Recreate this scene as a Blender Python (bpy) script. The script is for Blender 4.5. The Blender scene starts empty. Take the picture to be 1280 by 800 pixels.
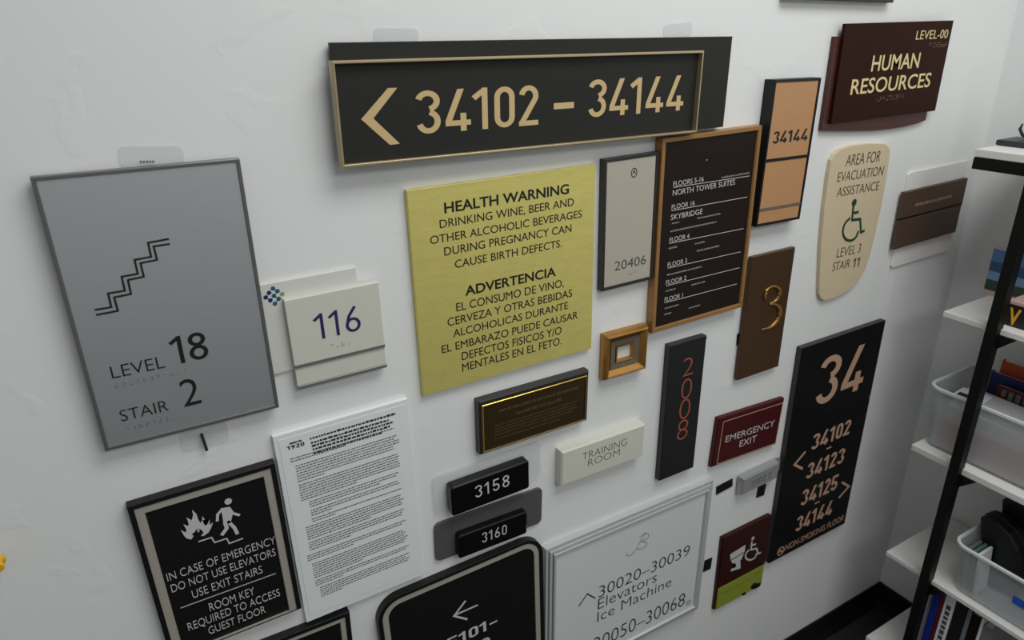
import bpy, bmesh, math, random
from mathutils import Vector, Matrix
rnd = random.Random(7)
S = bpy.context.scene
COL = S.collection

# ------------------------------------------------------------------ camera, world, lights, exposure
R = ((0.86461573, -0.50209967, -0.01831813),
     (-0.20909708, -0.32643508, -0.9218018),
     (0.4568567, 0.8008346, -0.38722848))          # world -> camera (right, down, forward)
F, CX, CY = 873.63, 640.0, 400.0                    # focal length in pixels of the 1280x800 frame
CAM = (0.0, -1.0, 0.0)
cd = bpy.data.cameras.new('camera'); cam = bpy.data.objects.new('camera', cd); COL.objects.link(cam)
cd.sensor_width = 36.0; cd.lens = 36.0 * F / 1280.0; cd.clip_start = 0.02
cam.matrix_world = Matrix(((R[0][0], -R[1][0], -R[2][0], CAM[0]), (R[0][1], -R[1][1], -R[2][1], CAM[1]),
                           (R[0][2], -R[1][2], -R[2][2], CAM[2]), (0, 0, 0, 1)))
cd.dof.use_dof = True; cd.dof.focus_distance = 1.25; cd.dof.aperture_fstop = 5.6
S.camera = cam

w = bpy.data.worlds.new('room_light'); S.world = w; w.use_nodes = True
w.node_tree.nodes['Background'].inputs[0].default_value = (0.98, 1.0, 1.0, 1)
w.node_tree.nodes['Background'].inputs[1].default_value = 0.24

def area(name, loc, target, sx, sy, power, color=(1, 1, 1)):
    l = bpy.data.lights.new(name, 'AREA'); l.shape = 'RECTANGLE'; l.size = sx; l.size_y = sy
    l.energy = power; l.color = color
    o = bpy.data.objects.new(name, l); COL.objects.link(o); o.location = loc
    o.rotation_euler = (Vector(target) - Vector(loc)).to_track_quat('-Z', 'Y').to_euler()
    return o
area('ceiling_light_panel', (0.95, -1.0, 1.2), (0.95, -1.0, 0), 1.3, 0.8, 25.0, (1.0, 1.0, 0.985))
area('far_ceiling_light_panel', (0.8, -2.9, 1.2), (0.8, -2.9, 0), 1.4, 1.0, 30.0, (1.0, 1.0, 0.985))

S.view_settings.view_transform = 'Standard'; S.view_settings.look = 'None'
S.view_settings.exposure = 0.0; S.view_settings.gamma = 1.0; S.view_settings.use_curve_mapping = False

# ------------------------------------------------------------------ materials
def lin(c):
    return tuple((x / 255 / 12.92) if x / 255 <= 0.04045 else ((x / 255 + 0.055) / 1.055) ** 2.4 for x in c) + (1.0,)

def mat(name, rgb, rough=0.5, metal=0.0, spec=0.5, noise=0.0, nscale=60.0, bump=0.0, bscale=200.0, stretch=None, coat=0.0):
    m = bpy.data.materials.new(name); m.use_nodes = True
    nt = m.node_tree; b = nt.nodes['Principled BSDF']
    b.inputs['Roughness'].default_value = rough; b.inputs['Metallic'].default_value = metal
    b.inputs['Specular IOR Level'].default_value = spec; b.inputs['Coat Weight'].default_value = coat
    c = lin(rgb); b.inputs['Base Color'].default_value = c
    tc = nt.nodes.new('ShaderNodeTexCoord'); mp = nt.nodes.new('ShaderNodeMapping')
    nt.links.new(tc.outputs['Object'], mp.inputs[0])
    if stretch: mp.inputs['Scale'].default_value = stretch
    n = nt.nodes.new('ShaderNodeTexNoise'); n.inputs['Scale'].default_value = nscale; n.inputs['Detail'].default_value = 3
    nt.links.new(mp.outputs[0], n.inputs['Vector'])
    mx = nt.nodes.new('ShaderNodeMix'); mx.data_type = 'RGBA'
    k = max(noise, 0.02)
    mx.inputs[6].default_value = tuple(x * (1 - k) for x in c[:3]) + (1,)
    mx.inputs[7].default_value = tuple(min(1, x * (1 + k)) for x in c[:3]) + (1,)
    nt.links.new(n.outputs['Fac'], mx.inputs[0]); nt.links.new(mx.outputs[2], b.inputs['Base Color'])
    if bump:
        n2 = nt.nodes.new('ShaderNodeTexNoise'); n2.inputs['Scale'].default_value = bscale; n2.inputs['Detail'].default_value = 2
        nt.links.new(mp.outputs[0], n2.inputs['Vector'])
        bp = nt.nodes.new('ShaderNodeBump'); bp.inputs['Strength'].default_value = bump; bp.inputs['Distance'].default_value = 0.002
        nt.links.new(n2.outputs['Fac'], bp.inputs['Height']); nt.links.new(bp.outputs[0], b.inputs['Normal'])
    return m

def clear(name, rgb, opacity, rough=0.15):
    m = mat(name, rgb, rough)
    nt = m.node_tree; b = nt.nodes['Principled BSDF']; out = nt.nodes['Material Output']
    t = nt.nodes.new('ShaderNodeBsdfTransparent'); mx = nt.nodes.new('ShaderNodeMixShader')
    mx.inputs[0].default_value = opacity
    nt.links.new(t.outputs[0], mx.inputs[1]); nt.links.new(b.outputs[0], mx.inputs[2]); nt.links.new(mx.outputs[0], out.inputs[0])
    return m

def wall_material():
    m = mat('white_wall_paint', (228, 230, 229), 0.55, noise=0.015, nscale=3)
    nt = m.node_tree; b = nt.nodes['Principled BSDF']
    tc = nt.nodes.new('ShaderNodeTexCoord')
    wv = nt.nodes.new('ShaderNodeTexNoise'); wv.inputs['Scale'].default_value = 9; wv.inputs['Detail'].default_value = 5; wv.inputs['Distortion'].default_value = 0.6
    nt.links.new(tc.outputs['Object'], wv.inputs['Vector'])
    rp = nt.nodes.new('ShaderNodeValToRGB')                        # trowel patches: smooth plateaus with soft rims
    rp.color_ramp.elements[0].position = 0.60; rp.color_ramp.elements[1].position = 0.66
    nt.links.new(wv.outputs['Fac'], rp.inputs[0])
    fine = nt.nodes.new('ShaderNodeTexNoise'); fine.inputs['Scale'].default_value = 45; fine.inputs['Detail'].default_value = 4
    nt.links.new(tc.outputs['Object'], fine.inputs['Vector'])
    ad = nt.nodes.new('ShaderNodeMath'); ad.operation = 'MULTIPLY_ADD'; ad.inputs[1].default_value = 0.35
    nt.links.new(fine.outputs['Fac'], ad.inputs[0]); nt.links.new(rp.outputs[0], ad.inputs[2])
    bp = nt.nodes.new('ShaderNodeBump'); bp.inputs['Strength'].default_value = 0.10; bp.inputs['Distance'].default_value = 0.004
    nt.links.new(ad.outputs[0], bp.inputs['Height']); nt.links.new(bp.outputs[0], b.inputs['Normal'])
    return m

M = dict(
    wall=wall_material(),
    carpet=mat('dark_carpet', (38, 37, 38), 0.95, noise=0.5, nscale=220, bump=0.5, bscale=300),
    rubber=mat('black_rubber', (14, 14, 15), 0.6, spec=0.3),
    silver_face=mat('brushed_grey_face', (205, 209, 211), 0.42, 0.85, noise=0.05, nscale=40, stretch=(1, 1, 30)),
    silver_edge=mat('dull_aluminium', (112, 112, 112), 0.35, 0.5),
    ink=mat('black_ink', (16, 16, 17), 0.5), dark_ink=mat('charcoal_ink', (44, 46, 48), 0.5), grey_ink=mat('grey_ink', (74, 77, 78), 0.6),
    black=mat('satin_black', (17, 17, 18), 0.45, spec=0.35), gloss=mat('gloss_black', (10, 10, 11), 0.18, spec=0.5),
    pewter=mat('pewter_paint', (166, 162, 151), 0.5, 0.1, noise=0.06, nscale=30),
    white_ink=mat('white_ink', (196, 196, 193), 0.5),
    charcoal=mat('charcoal_paint', (34, 34, 31), 0.5, spec=0.3, noise=0.06, nscale=80),
    gold=mat('champagne_gold', (186, 168, 134), 0.3, 0.55, noise=0.05, stretch=(1, 1, 1)),
    gold_ink=mat('gold_lettering', (203, 176, 126), 0.5),
    brass=mat('brushed_brass_sheet', (228, 216, 126), 0.38, 0.5, noise=0.10, nscale=60, bump=0.12, bscale=260, stretch=(0.5, 1, 1.5)),
    putty=mat('warm_white_acrylic', (206, 206, 194), 0.35), acrylic_white=mat('white_acrylic', (214, 215, 208), 0.3),
    rail=mat('grey_slot_rail', (118, 120, 116), 0.4, 0.3), navy=mat('navy_lettering', (34, 30, 90), 0.5),
    teal=mat('teal_blue_ink', (38, 92, 122), 0.5), green_dot=mat('leaf_green_ink', (112, 158, 70), 0.5),
    frame_gold=mat('aged_gold_leaf', (176, 130, 66), 0.32, 0.7, noise=0.25, nscale=40),
    stone=mat('stone_grey_insert', (178, 172, 158), 0.5), dark_frame=mat('dark_bronze_frame', (38, 36, 34), 0.4),
    wood_gold=mat('coppery_wood', (160, 118, 68), 0.35, 0.3, noise=0.2, nscale=25, stretch=(1, 1, 6)),
    espresso=mat('espresso_panel', (28, 18, 11), 0.4, spec=0.25, noise=0.1), tan=mat('tan_insert', (184, 138, 95), 0.5, noise=0.05, nscale=20),
    tan_strip=mat('grey_brown_strip', (112, 94, 78), 0.5),
    bronze=mat('dark_brushed_bronze', (80, 56, 32), 0.38, 0.45, noise=0.15, nscale=50, stretch=(1, 1, 12)),
    bright_brass=mat('bright_brass', (206, 172, 78), 0.25, 0.8),
    maroon=mat('maroon_panel', (46, 20, 13), 0.55, spec=0.1, noise=0.06), maroon_back=mat('reddish_brown_panel', (72, 34, 28), 0.4),
    cream_ink=mat('cream_lettering', (224, 205, 150), 0.5), faint_ink=mat('dull_braille', (150, 122, 100), 0.5),
    beige=mat('beige_panel', (208, 192, 160), 0.5, noise=0.03), green_ink=mat('dark_green_ink', (26, 66, 42), 0.5),
    olive_ink=mat('dark_olive_ink', (62, 60, 44), 0.5),
    walnut=mat('walnut_brown_laminate', (74, 56, 42), 0.5, noise=0.12, nscale=20, stretch=(4, 1, 60)),
    pink_ink=mat('rosy_beige_lettering', (192, 154, 128), 0.5), night=mat('black_panel', (9, 9, 9), 0.45, spec=0.2),
    slate=mat('dark_slate_panel', (19, 20, 22), 0.4), orange_ink=mat('burnt_orange_lettering', (160, 84, 54), 0.5),
    red=mat('crimson_panel', (66, 8, 14), 0.4, spec=0.3), dark_red=mat('deep_red_face', (92, 12, 22), 0.4),
    nickel=mat('satin_nickel', (168, 170, 170), 0.3, 0.4), lime=mat('lime_panel', (138, 150, 52), 0.45),
    oxblood=mat('oxblood_panel', (50, 18, 15), 0.45, spec=0.25), pile=mat('greyish_paper', (186, 188, 190), 0.6, noise=0.1, nscale=30), paper=mat('white_paper', (230, 234, 234), 0.6),
    sign_white=mat('cool_white_face', (214, 217, 218), 0.4), frame_silver=mat('silver_moulding', (196, 198, 198), 0.35, 0.25),
    plaque=mat('antique_brass_plaque', (66, 52, 28), 0.35, 0.5, noise=0.15, nscale=90), plaque_ink=mat('worn_brass_lettering', (82, 68, 42), 0.5, 0.3),
    clear=clear('clear_plastic', (226, 230, 232), 0.20, 0.12), clear_tint=clear('smoky_acrylic', (92, 92, 92), 0.82, 0.12),
    clear_plate=clear('clear_acrylic', (226, 230, 230), 0.22, 0.08),
    tub=clear('frosted_clear_tub', (206, 212, 214), 0.38, 0.25), tub_rim=clear('frosted_rim', (226, 230, 230), 0.85, 0.3),
    bag=clear('crinkled_clear_bag', (150, 165, 180), 0.55, 0.1),
    shelf=mat('white_melamine', (222, 222, 218), 0.45), post=mat('black_steel', (9, 9, 9), 0.5, spec=0.25),
    yellow=mat('yellow_plastic', (226, 170, 20), 0.35), orange=mat('orange_cover', (172, 70, 32), 0.5),
    book_navy=mat('navy_cover', (22, 32, 88), 0.5), book_blue=mat('royal_blue_spine', (24, 48, 138), 0.45),
    book_red=mat('wine_red_cover', (92, 18, 30), 0.5), book_grey=mat('grey_cover', (120, 122, 126), 0.5),
    book_brown=mat('brown_cover', (122, 66, 46), 0.5), book_black=mat('black_cover', (22, 22, 24), 0.45),
    pink=mat('dusty_pink_card', (176, 112, 116), 0.6), green_card=mat('green_card', (92, 128, 106), 0.6),
    blue_label=mat('bright_blue_label', (40, 90, 190), 0.4), stand=mat('dark_grey_plastic', (44, 46, 48), 0.4),
    sky_print=mat('sky_blue_print', (78, 116, 168), 0.5), sea_print=mat('teal_print', (34, 78, 112), 0.5),
    lake_print=mat('pale_blue_print', (112, 150, 184), 0.5), hill_print=mat('dark_green_print', (34, 68, 48), 0.5),
    blush_print=mat('blush_print', (196, 168, 160), 0.5), amber_ink=mat('amber_lettering', (226, 164, 34), 0.5),
    steel=mat('dark_steel', (70, 70, 72), 0.35, 0.7),
)

# ------------------------------------------------------------------ helpers
def ray(px, py):
    a, b, c = (px - CX) / F, (py - CY) / F, 1.0
    return tuple(R[0][i] * a + R[1][i] * b + R[2][i] * c for i in range(3))
def on_y(p, y):                                     # where the sight line of a photo point meets a plane parallel to the wall
    d = ray(*p); s = (y - CAM[1]) / d[1]
    return (CAM[0] + d[0] * s, CAM[2] + d[2] * s)
def crop(ox, oy, k):
    return lambda x, y: (ox + x / k, oy + y / k)

def link(o, parent=None):
    COL.objects.link(o)
    if parent is not None: o.parent = parent
    return o
def obj(name, bm, m, parent=None, label=None, smooth=False):
    me = bpy.data.meshes.new(name); bmesh.ops.recalc_face_normals(bm, faces=bm.faces); bm.to_mesh(me); bm.free()
    me.materials.append(m)
    if smooth:
        for p in me.polygons: p.use_smooth = True
    o = link(bpy.data.objects.new(name, me), parent)
    if label: o['label'] = label
    return o
def tag(o, label, cat, group=None):
    o['label'] = label; o['category'] = cat
    if group: o['group'] = group
    return o
def thing(name, label, cat, loc=(0, 0, 0), group=None):
    o = link(bpy.data.objects.new(name, None)); o.location = loc; o.empty_display_size = 0.05
    return tag(o, label, cat, group)

def outline(u0, u1, v0, v1, r=0.0, d=0.0, n=8):
    u0 += d; u1 -= d; v0 += d; v1 -= d
    if r <= 0: return [(u0, v0), (u1, v0), (u1, v1), (u0, v1)]
    r = max(r - d, 0.0003); P = []
    for cx, cy, a in ((u1 - r, v0 + r, -90), (u1 - r, v1 - r, 0), (u0 + r, v1 - r, 90), (u0 + r, v0 + r, 180)):
        for i in range(n + 1):
            t = math.radians(a + 90 * i / n); P.append((cx + r * math.cos(t), cy + r * math.sin(t)))
    return P
def poly_inset(P, d):
    if d == 0: return list(P)
    A = sum(P[i][0] * P[(i + 1) % len(P)][1] - P[(i + 1) % len(P)][0] * P[i][1] for i in range(len(P)))
    s = 1 if A > 0 else -1; Q = []
    for i, p in enumerate(P):
        a = Vector(P[i - 1]); b = Vector(p); c = Vector(P[(i + 1) % len(P)])
        e = ((b - a).normalized() + (c - b).normalized()).normalized(); n = Vector((-e.y, e.x)) * s
        Q.append((p[0] + n.x * d, p[1] + n.y * d))
    return Q
def loft(bm, rings, cap_a=True, cap_b=True, closed=False):      # rings of (x, y, z)
    V = [[bm.verts.new(p) for p in r] for r in rings]; n = len(V[0])
    K = len(V)
    for k in range(K if closed else K - 1):
        a, b = V[k], V[(k + 1) % K]
        for i in range(n):
            bm.faces.new((a[i], a[(i + 1) % n], b[(i + 1) % n], b[i]))
    if not closed:
        if cap_a: bm.faces.new(V[0])
        if cap_b: bm.faces.new(V[-1])
    return bm
def plate_bm(fn, yb, yf, ch=0.0006):                 # fn(inset) -> outline; solid from yb (wall) to yf (front)
    bm = bmesh.new()
    rings = [[(u, yb, v) for u, v in fn(0)], [(u, yf + ch, v) for u, v in fn(0)], [(u, yf, v) for u, v in fn(ch)]]
    return loft(bm, rings)
def frame_bm(fn, prof):                              # closed profile of (inset, y) swept round the outline
    return loft(bmesh.new(), [[(u, y, v) for u, v in fn(d)] for d, y in prof], closed=True)
def box_bm(x0, x1, y0, y1, z0, z1, ch=0.0, bm=None):
    bm = bm or bmesh.new(); b2 = bmesh.new()
    bmesh.ops.create_cube(b2, size=1)
    for v in b2.verts: v.co = ((x0 + x1) / 2 + v.co.x * (x1 - x0), (y0 + y1) / 2 + v.co.y * (y1 - y0), (z0 + z1) / 2 + v.co.z * (z1 - z0))
    if ch: bmesh.ops.bevel(b2, geom=b2.edges[:], offset=ch, segments=2, affect='EDGES', profile=0.6)
    me = bpy.data.meshes.new('tmp'); b2.to_mesh(me); b2.free(); bm.from_mesh(me); bpy.data.meshes.remove(me)
    return bm
def tube_bm(pts, r, n=8, bm=None):
    bm = bm or bmesh.new(); P = [Vector(p) for p in pts]; rings = []
    for i, p in enumerate(P):
        t = (P[min(i + 1, len(P) - 1)] - P[max(i - 1, 0)]).normalized()
        a = t.orthogonal().normalized() if abs(t.z) > 0.95 else t.cross(Vector((0, 0, 1))).normalized()
        b = t.cross(a); rr = r[i] if isinstance(r, (list, tuple)) else r
        rings.append([tuple(p + (a * math.cos(q) + b * math.sin(q)) * rr) for q in [2 * math.pi * k / n for k in range(n)]])
    return loft(bm, rings)

def flat(bm, polys, y):                              # raised flat graphics: thin prisms in the sign's plane
    t = 0.0004; y00 = y
    for kk, P in enumerate(polys):
        y = y00 - kk % 5 * 2.5e-5
        A = sum(P[i][0] * P[(i + 1) % len(P)][1] - P[(i + 1) % len(P)][0] * P[i][1] for i in range(len(P)))
        if A < 0: P = P[::-1]
        f = [bm.verts.new((u, y - t, v)) for u, v in P]; b = [bm.verts.new((u, y, v)) for u, v in P]; n = len(P)
        fc = bm.faces.new(f)
        for i in range(n): bm.faces.new((f[i], b[i], b[(i + 1) % n], f[(i + 1) % n]))
        if n > 4: bmesh.ops.triangulate(bm, faces=[fc], ngon_method='EAR_CLIP')
    return bm
def ribbon(P, wd, closed=False):                     # one quad per segment plus mitred joints
    P = [Vector(p) for p in P]; n = len(P); L = []; Rr = []
    ws = wd if isinstance(wd, (list, tuple)) else [wd] * n
    for i in range(n):
        a = P[i - 1] if (i > 0 or closed) else None; c = P[(i + 1) % n] if (i < n - 1 or closed) else None
        d1 = (P[i] - a).normalized() if a is not None else None; d2 = (c - P[i]).normalized() if c is not None else None
        if d1 is None: d1 = d2
        if d2 is None: d2 = d1
        t = (d1 + d2); t = t.normalized() if t.length > 1e-6 else d1
        nn = Vector((-t.y, t.x)); k = 1 / max(0.35, nn.dot(Vector((-d1.y, d1.x))))
        L.append(P[i] + nn * ws[i] / 2 * k); Rr.append(P[i] - nn * ws[i] / 2 * k)
    out = []
    for i in range(n if closed else n - 1):
        j = (i + 1) % n
        out.append([tuple(Rr[i]), tuple(Rr[j]), tuple(L[j]), tuple(L[i])])
    return out
def smooth(P, k=4):
    P = [Vector(p) for p in P]; out = []
    for i in range(len(P) - 1):
        a, b, c, d = P[max(i - 1, 0)], P[i], P[i + 1], P[min(i + 2, len(P) - 1)]
        for j in range(k):
            t = j / k; out.append(tuple(.5 * (2 * b + (c - a) * t + (2 * a - 5 * b + 4 * c - d) * t * t + (3 * b - a - 3 * c + d) * t ** 3)))
    return out + [tuple(P[-1])]
def circle(c, r, n=14, ry=None):
    return [(c[0] + r * math.cos(2 * math.pi * i / n), c[1] + (ry or r) * math.sin(2 * math.pi * i / n)) for i in range(n)]
def arc(c, r, a0, a1, n=10, ry=None):
    return [(c[0] + r * math.cos(math.radians(a0 + (a1 - a0) * i / n)), c[1] + (ry or r) * math.sin(math.radians(a0 + (a1 - a0) * i / n))) for i in range(n + 1)]

TXT = {}
def glyph_mesh(body, bold):
    k = (body, bold)
    if k not in TXT:
        c = bpy.data.curves.new('t', 'FONT'); c.body = body; c.offset = bold; c.resolution_u = 4
        o = link(bpy.data.objects.new('t', c)); dg = bpy.context.evaluated_depsgraph_get(); ev = o.evaluated_get(dg)
        me = ev.to_mesh(); V = [(v.co.x, v.co.y) for v in me.vertices]; Fc = [tuple(p.vertices) for p in me.polygons]
        ev.to_mesh_clear(); bpy.data.objects.remove(o); bpy.data.curves.remove(c)
        TXT[k] = (V, Fc)
    return TXT[k]

def stroke_digit(ch, s=0.13):
    h = s / 2; W = {'0': .46, '2': .455}.get(ch, .5)
    def bowl(cy, r_y, a0, a1): return arc((W / 2, cy), W / 2 - h, a0, a1, 12, r_y)
    if ch == '0': return [(arc((W / 2, .745), W / 2 - h, 0, 180, 10, .255 - h) + arc((W / 2, .255), W / 2 - h, 180, 360, 10, .255 - h), True)], W
    if ch == '1': return [([(.26, 0), (.26, 1)], False), ([(.02, .76), (.26 - h * .6, .985 - h)], False)], .26 + h
    if ch == '2': return [(arc((W / 2, .74), W / 2 - h, 170, -25, 12, .26 - h) + [(h + .01, s * .7)], False), ([(0, h), (W, h)], False)], W
    if ch == '3': return [(arc((W / 2, .755), W / 2 - h, 165, -80, 14, .245 - h), False), (arc((W / 2, .28), W / 2 - h, 80, -165, 14, .28 - h), False)], W
    if ch == '4': return [([(.27, 1), (.27 + s * 1.1, 1), (s * 1.1, .20 + h), (s * 1.1, .20 - h), (0, .20 - h), (0, .20 + h)], None), ([(0, .20), (.54, .20)], False), ([(.38, 0), (.38, .43)], False)], .54
    if ch == '5': return [([(W - .03, 1 - h), (.1, 1 - h), (.075, .50)] + arc((W / 2, .30), W / 2 - h, 125, -165, 14, .30 - h), False)], W
    if ch == '6': return [(circle((W / 2, .29), W / 2 - h, 20, .29 - h), True), ([(h + .01, .36), (.14, .66), (.36, 1)], False)], W
    if ch == '8': return [(circle((W / 2, .755), W / 2 - h - .02, 18, .245 - h), True), (circle((W / 2, .27), W / 2 - h, 20, .27 - h), True)], W
    if ch == '9': return [(circle((W / 2, .71), W / 2 - h, 20, .29 - h), True), ([(W - h - .01, .64), (W - .14, .34), (W - .36, 0)], False)], W
    if ch == '7': return [([(.02, 1 - h), (W - h, 1 - h), (.2, 0)], False)], W
    if ch == '-': return [([(.02, .47), (.40, .47)], False)], .42
    return [], .25

class Sign:
    """A wall sign: its empty sits on the wall; local u runs right, v up, depth out of the wall (-y)."""
    def __init__(s, name, label, cat, corners, t, group=None, wt=0.5):
        s.t = t
        TL, TR, BR, BL = corners
        q = [on_y(p, -t) if p else None for p in (TL, TR, BR, BL)]
        if q[3] is None: q[3] = (q[0][0] + q[2][0] - q[1][0], q[0][1] + q[2][1] - q[1][1])
        q = [Vector(p) for p in q]
        top, bot = q[1] - q[0], q[2] - q[3]; lf, rt = q[0] - q[3], q[1] - q[2]
        a = top + bot; b = lf + rt
        s.th = wt * math.atan2(a.y, a.x) + (1 - wt) * math.atan2(-b.x, b.y)
        c = sum(q, Vector((0, 0))) / 4; s.c = c
        s.w = a.length / 2; s.h = b.length / 2
        s.root = thing(name, label, cat, (c.x, 0, c.y), group); s.root.rotation_euler = (0, -s.th, 0)
        s.front = -t
    def uv(s, p, y=None):
        x, z = on_y(p, s.front if y is None else y); dx, dz = x - s.c.x, z - s.c.y
        c, n = math.cos(s.th), math.sin(s.th)
        return (dx * c + dz * n, -dx * n + dz * c)
    def uvs(s, P, y=None): return [s.uv(p, y) for p in P]
    def rect(s, r=0.0, e=0.0):                       # outline function of the whole sign, inset by e
        return lambda d: outline(-s.w / 2 + e, s.w / 2 - e, -s.h / 2 + e, s.h / 2 - e, r, d)
    def prect(s, P, r=0.0, y=None):                  # outline function of a rectangle seen at the four photo points
        q = s.uvs(P, y); u0 = (q[0][0] + q[3][0]) / 2; u1 = (q[1][0] + q[2][0]) / 2; v1 = (q[0][1] + q[1][1]) / 2; v0 = (q[2][1] + q[3][1]) / 2
        return lambda d: outline(u0, u1, v0, v1, r, d)
    def plate(s, name, fn, yb, yf, m, ch=0.0006, label=None, parent=None):
        return obj(name, plate_bm(fn, yb, yf, ch), m, parent or s.root, label)
    def frame(s, name, fn, prof, m, label=None, parent=None):
        return obj(name, frame_bm(fn, prof), m, parent or s.root, label)
    def graphic(s, name, polys, m, y=None, label=None, parent=None):
        return obj(name, flat(bmesh.new(), polys, s.front if y is None else y), m, parent or s.root, label)
    def text(s, body, l, r, b, t, m, y=None, bold=0.0, name='lettering', stroke=None, gap=.10, hs=1.0, parent=None, bm=None):
        y = s.front if y is None else y
        y0 = y; u0, u1 = s.uv(l, y)[0], s.uv(r, y)[0]; v0, v1 = s.uv(b, y)[1], s.uv(t, y)[1]; v1 = v0 + (v1 - v0) * hs
        own = bm is None; bm = bm or bmesh.new()
        if stroke:
            x = 0; polys = []
            for ch in body:
                st, wd = stroke_digit(ch, stroke)
                if ch == '1' and x > 0: x -= .05
                for P, cl in st: polys.append((x, P, cl))
                x += wd + gap + (.05 if ch == '1' else 0); X = x - gap - (.05 if ch == '1' else 0)
            for kk, (ox, P, cl) in enumerate(polys):
                y = y0 - kk % 3 * 4e-5
                Q = [((ox + p[0]), p[1]) for p in P]
                flat(bm, [[(u0 + a * (u1 - u0) / X, v0 + bb * (v1 - v0)) for a, bb in q] for q in ([Q] if cl is None else ribbon(Q, stroke, cl))], y)
        else:
            V, Fc = glyph_mesh(body, bold)
            x0 = min(p[0] for p in V); x1 = max(p[0] for p in V); cap = 0.682 + bold
            sx = (u1 - u0) / (x1 - x0); sz = (v1 - v0) / (cap + bold)
            T = [(u0 + (a - x0) * sx, v0 + (bb + bold) * sz) for a, bb in V]
            fv = [bm.verts.new((a, y - .0005, bb)) for a, bb in T]
            for f in Fc:
                try: bm.faces.new([fv[i] for i in f])
                except ValueError: pass
            geo = bmesh.ops.extrude_face_region(bm, geom=[f for f in bm.faces if all(vv in set(fv) for vv in f.verts)]) if len(fv) < 700 else None
            if geo:
                for e in geo['geom']:
                    if isinstance(e, bmesh.types.BMVert): e.co.y = y
        if own: return obj(name, bm, m, parent or s.root)
    def bars(s, l, r, h, m, y=None, bm=None, wmin=1.2, wmax=5.0, fill=0.72):   # small print too fine to read: a run of word-long marks
        y = s.front if y is None else y
        a, b = s.uv(l, y), s.uv(r, y); v = (a[1] + b[1]) / 2; x = a[0]; P = []
        while x < b[0]:
            wd = min(h * rnd.uniform(wmin, wmax), b[0] - x)
            g = fill * rnd.uniform(.72, 1.0); P.append([(x, v), (x + wd, v), (x + wd, v + h * g), (x, v + h * g)]); x += wd + h * .32
        flat(bm, P, y)
    def braille(s, l, r, m, y=None, n=8, rad=0.0007, gap=0.0024, name='braille'):
        y = s.front if y is None else y
        a, b = s.uv(l, y), s.uv(r, y); v = (a[1] + b[1]) / 2; bm = bmesh.new(); P = []
        for i in range(n):
            x = a[0] + (b[0] - a[0]) * i / max(1, n - 1)
            k = 0
            for dx in (0, gap):
                for dz in (-gap, 0, gap):
                    if rnd.random() < .48: P.append(circle((x + dx, v + dz), rad, 6)); k += 1
            if not k: P.append(circle((x, v), rad, 6))
        flat(bm, P, y)
        return obj(name, bm, m, s.root)
    def wheelchair(s, head, hr, body, wheel, wd, m, y=None, name='wheelchair_symbol'):
        P = [circle(s.uv(head, y), hr)]
        for b in body: P += ribbon(s.uvs(b, y), wd)
        P += ribbon(smooth(s.uvs(wheel, y)), wd)
        return s.graphic(name, P, m, y)

# ------------------------------------------------------------------ the setting
XR, ZF = 2.011, -1.885
def struct(name, bm, m):
    o = obj(name, bm, m); o['kind'] = 'structure'; return o
struct('wall_left', box_bm(-1.9, XR + .1, 0, .1, ZF - .1, 1.25), M['wall'])
struct('wall_right', box_bm(XR, XR + .1, -3.6, 0, ZF - .1, 1.25), M['wall'])
struct('floor', box_bm(-1.9, XR, -3.6, 0, ZF - .1, ZF), M['carpet'])
def base_prof(n): return [(0, ZF), (0, -1.788), (.003, -1.785), (.006, -1.789), (.007, -1.86), (.016, ZF)]
bm = bmesh.new(); loft(bm, [[(x, -d, z) for d, z in base_prof(0)] for x in (-1.9, XR)]); struct('baseboard_left', bm, M['rubber'])
bm = bmesh.new(); loft(bm, [[(XR - d, y, z) for d, z in base_prof(0)] for y in (-.0005, -3.6)]); struct('baseboard_right', bm, M['rubber'])

# ------------------------------------------------------------------ signs
# grey stair sign
s = Sign('stair_sign', 'large grey metal stair sign with zigzag steps, LEVEL 18 and STAIR 2', 'sign',
         [(37.4, 223.2), (301.8, 196.8), (346.9, 509.5), (131.9, 565)], .020)
A = crop(100, 280, 2.858)
s.plate('panel', s.rect(e=.003), -.009, -.018, M['silver_face'])
s.frame('frame', s.rect(), [(0, -.008), (0, -.0195), (.0008, -.020), (.0042, -.020), (.005, -.0185), (.005, -.008)], M['silver_edge'], 'darker grey metal edge frame')
Y = -.018; s.front = Y
for body, l, r, b, t, bo in (('LEVEL', (110, 530), (302, 495), (118, 552), (108, 510), -.008), ('18', (318, 430), (456, 440), (352, 500), (410, 388), -.006),
                         ('STAIR', (143, 685), (315, 650), (305, 668), (300, 630), -.008), ('2', (357, 590), (436, 640), (375, 653), (390, 553), -.006)):
    s.text(body, A(*l), A(*r), A(*b), A(*t), M['ink'], bold=bo, stroke=.115 if body == '18' else None)
P = []
for L in ([(52, 307), (112, 297), (100, 248), (160, 238), (149, 188), (206, 178), (195, 128), (254, 117), (243, 67), (318, 53)],
          [(57, 325), (135, 310), (122, 262), (182, 250), (171, 200), (228, 188), (216, 140), (275, 128), (263, 80), (321, 71)]):
    P += ribbon(s.uvs([A(*p) for p in L]), .0026)
s.graphic('stair_symbol', P, M['ink'])
s.braille(A(128, 583), A(372, 522), M['grey_ink'], n=11); s.braille(A(168, 736), A(350, 684), M['grey_ink'], n=9)

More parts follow.
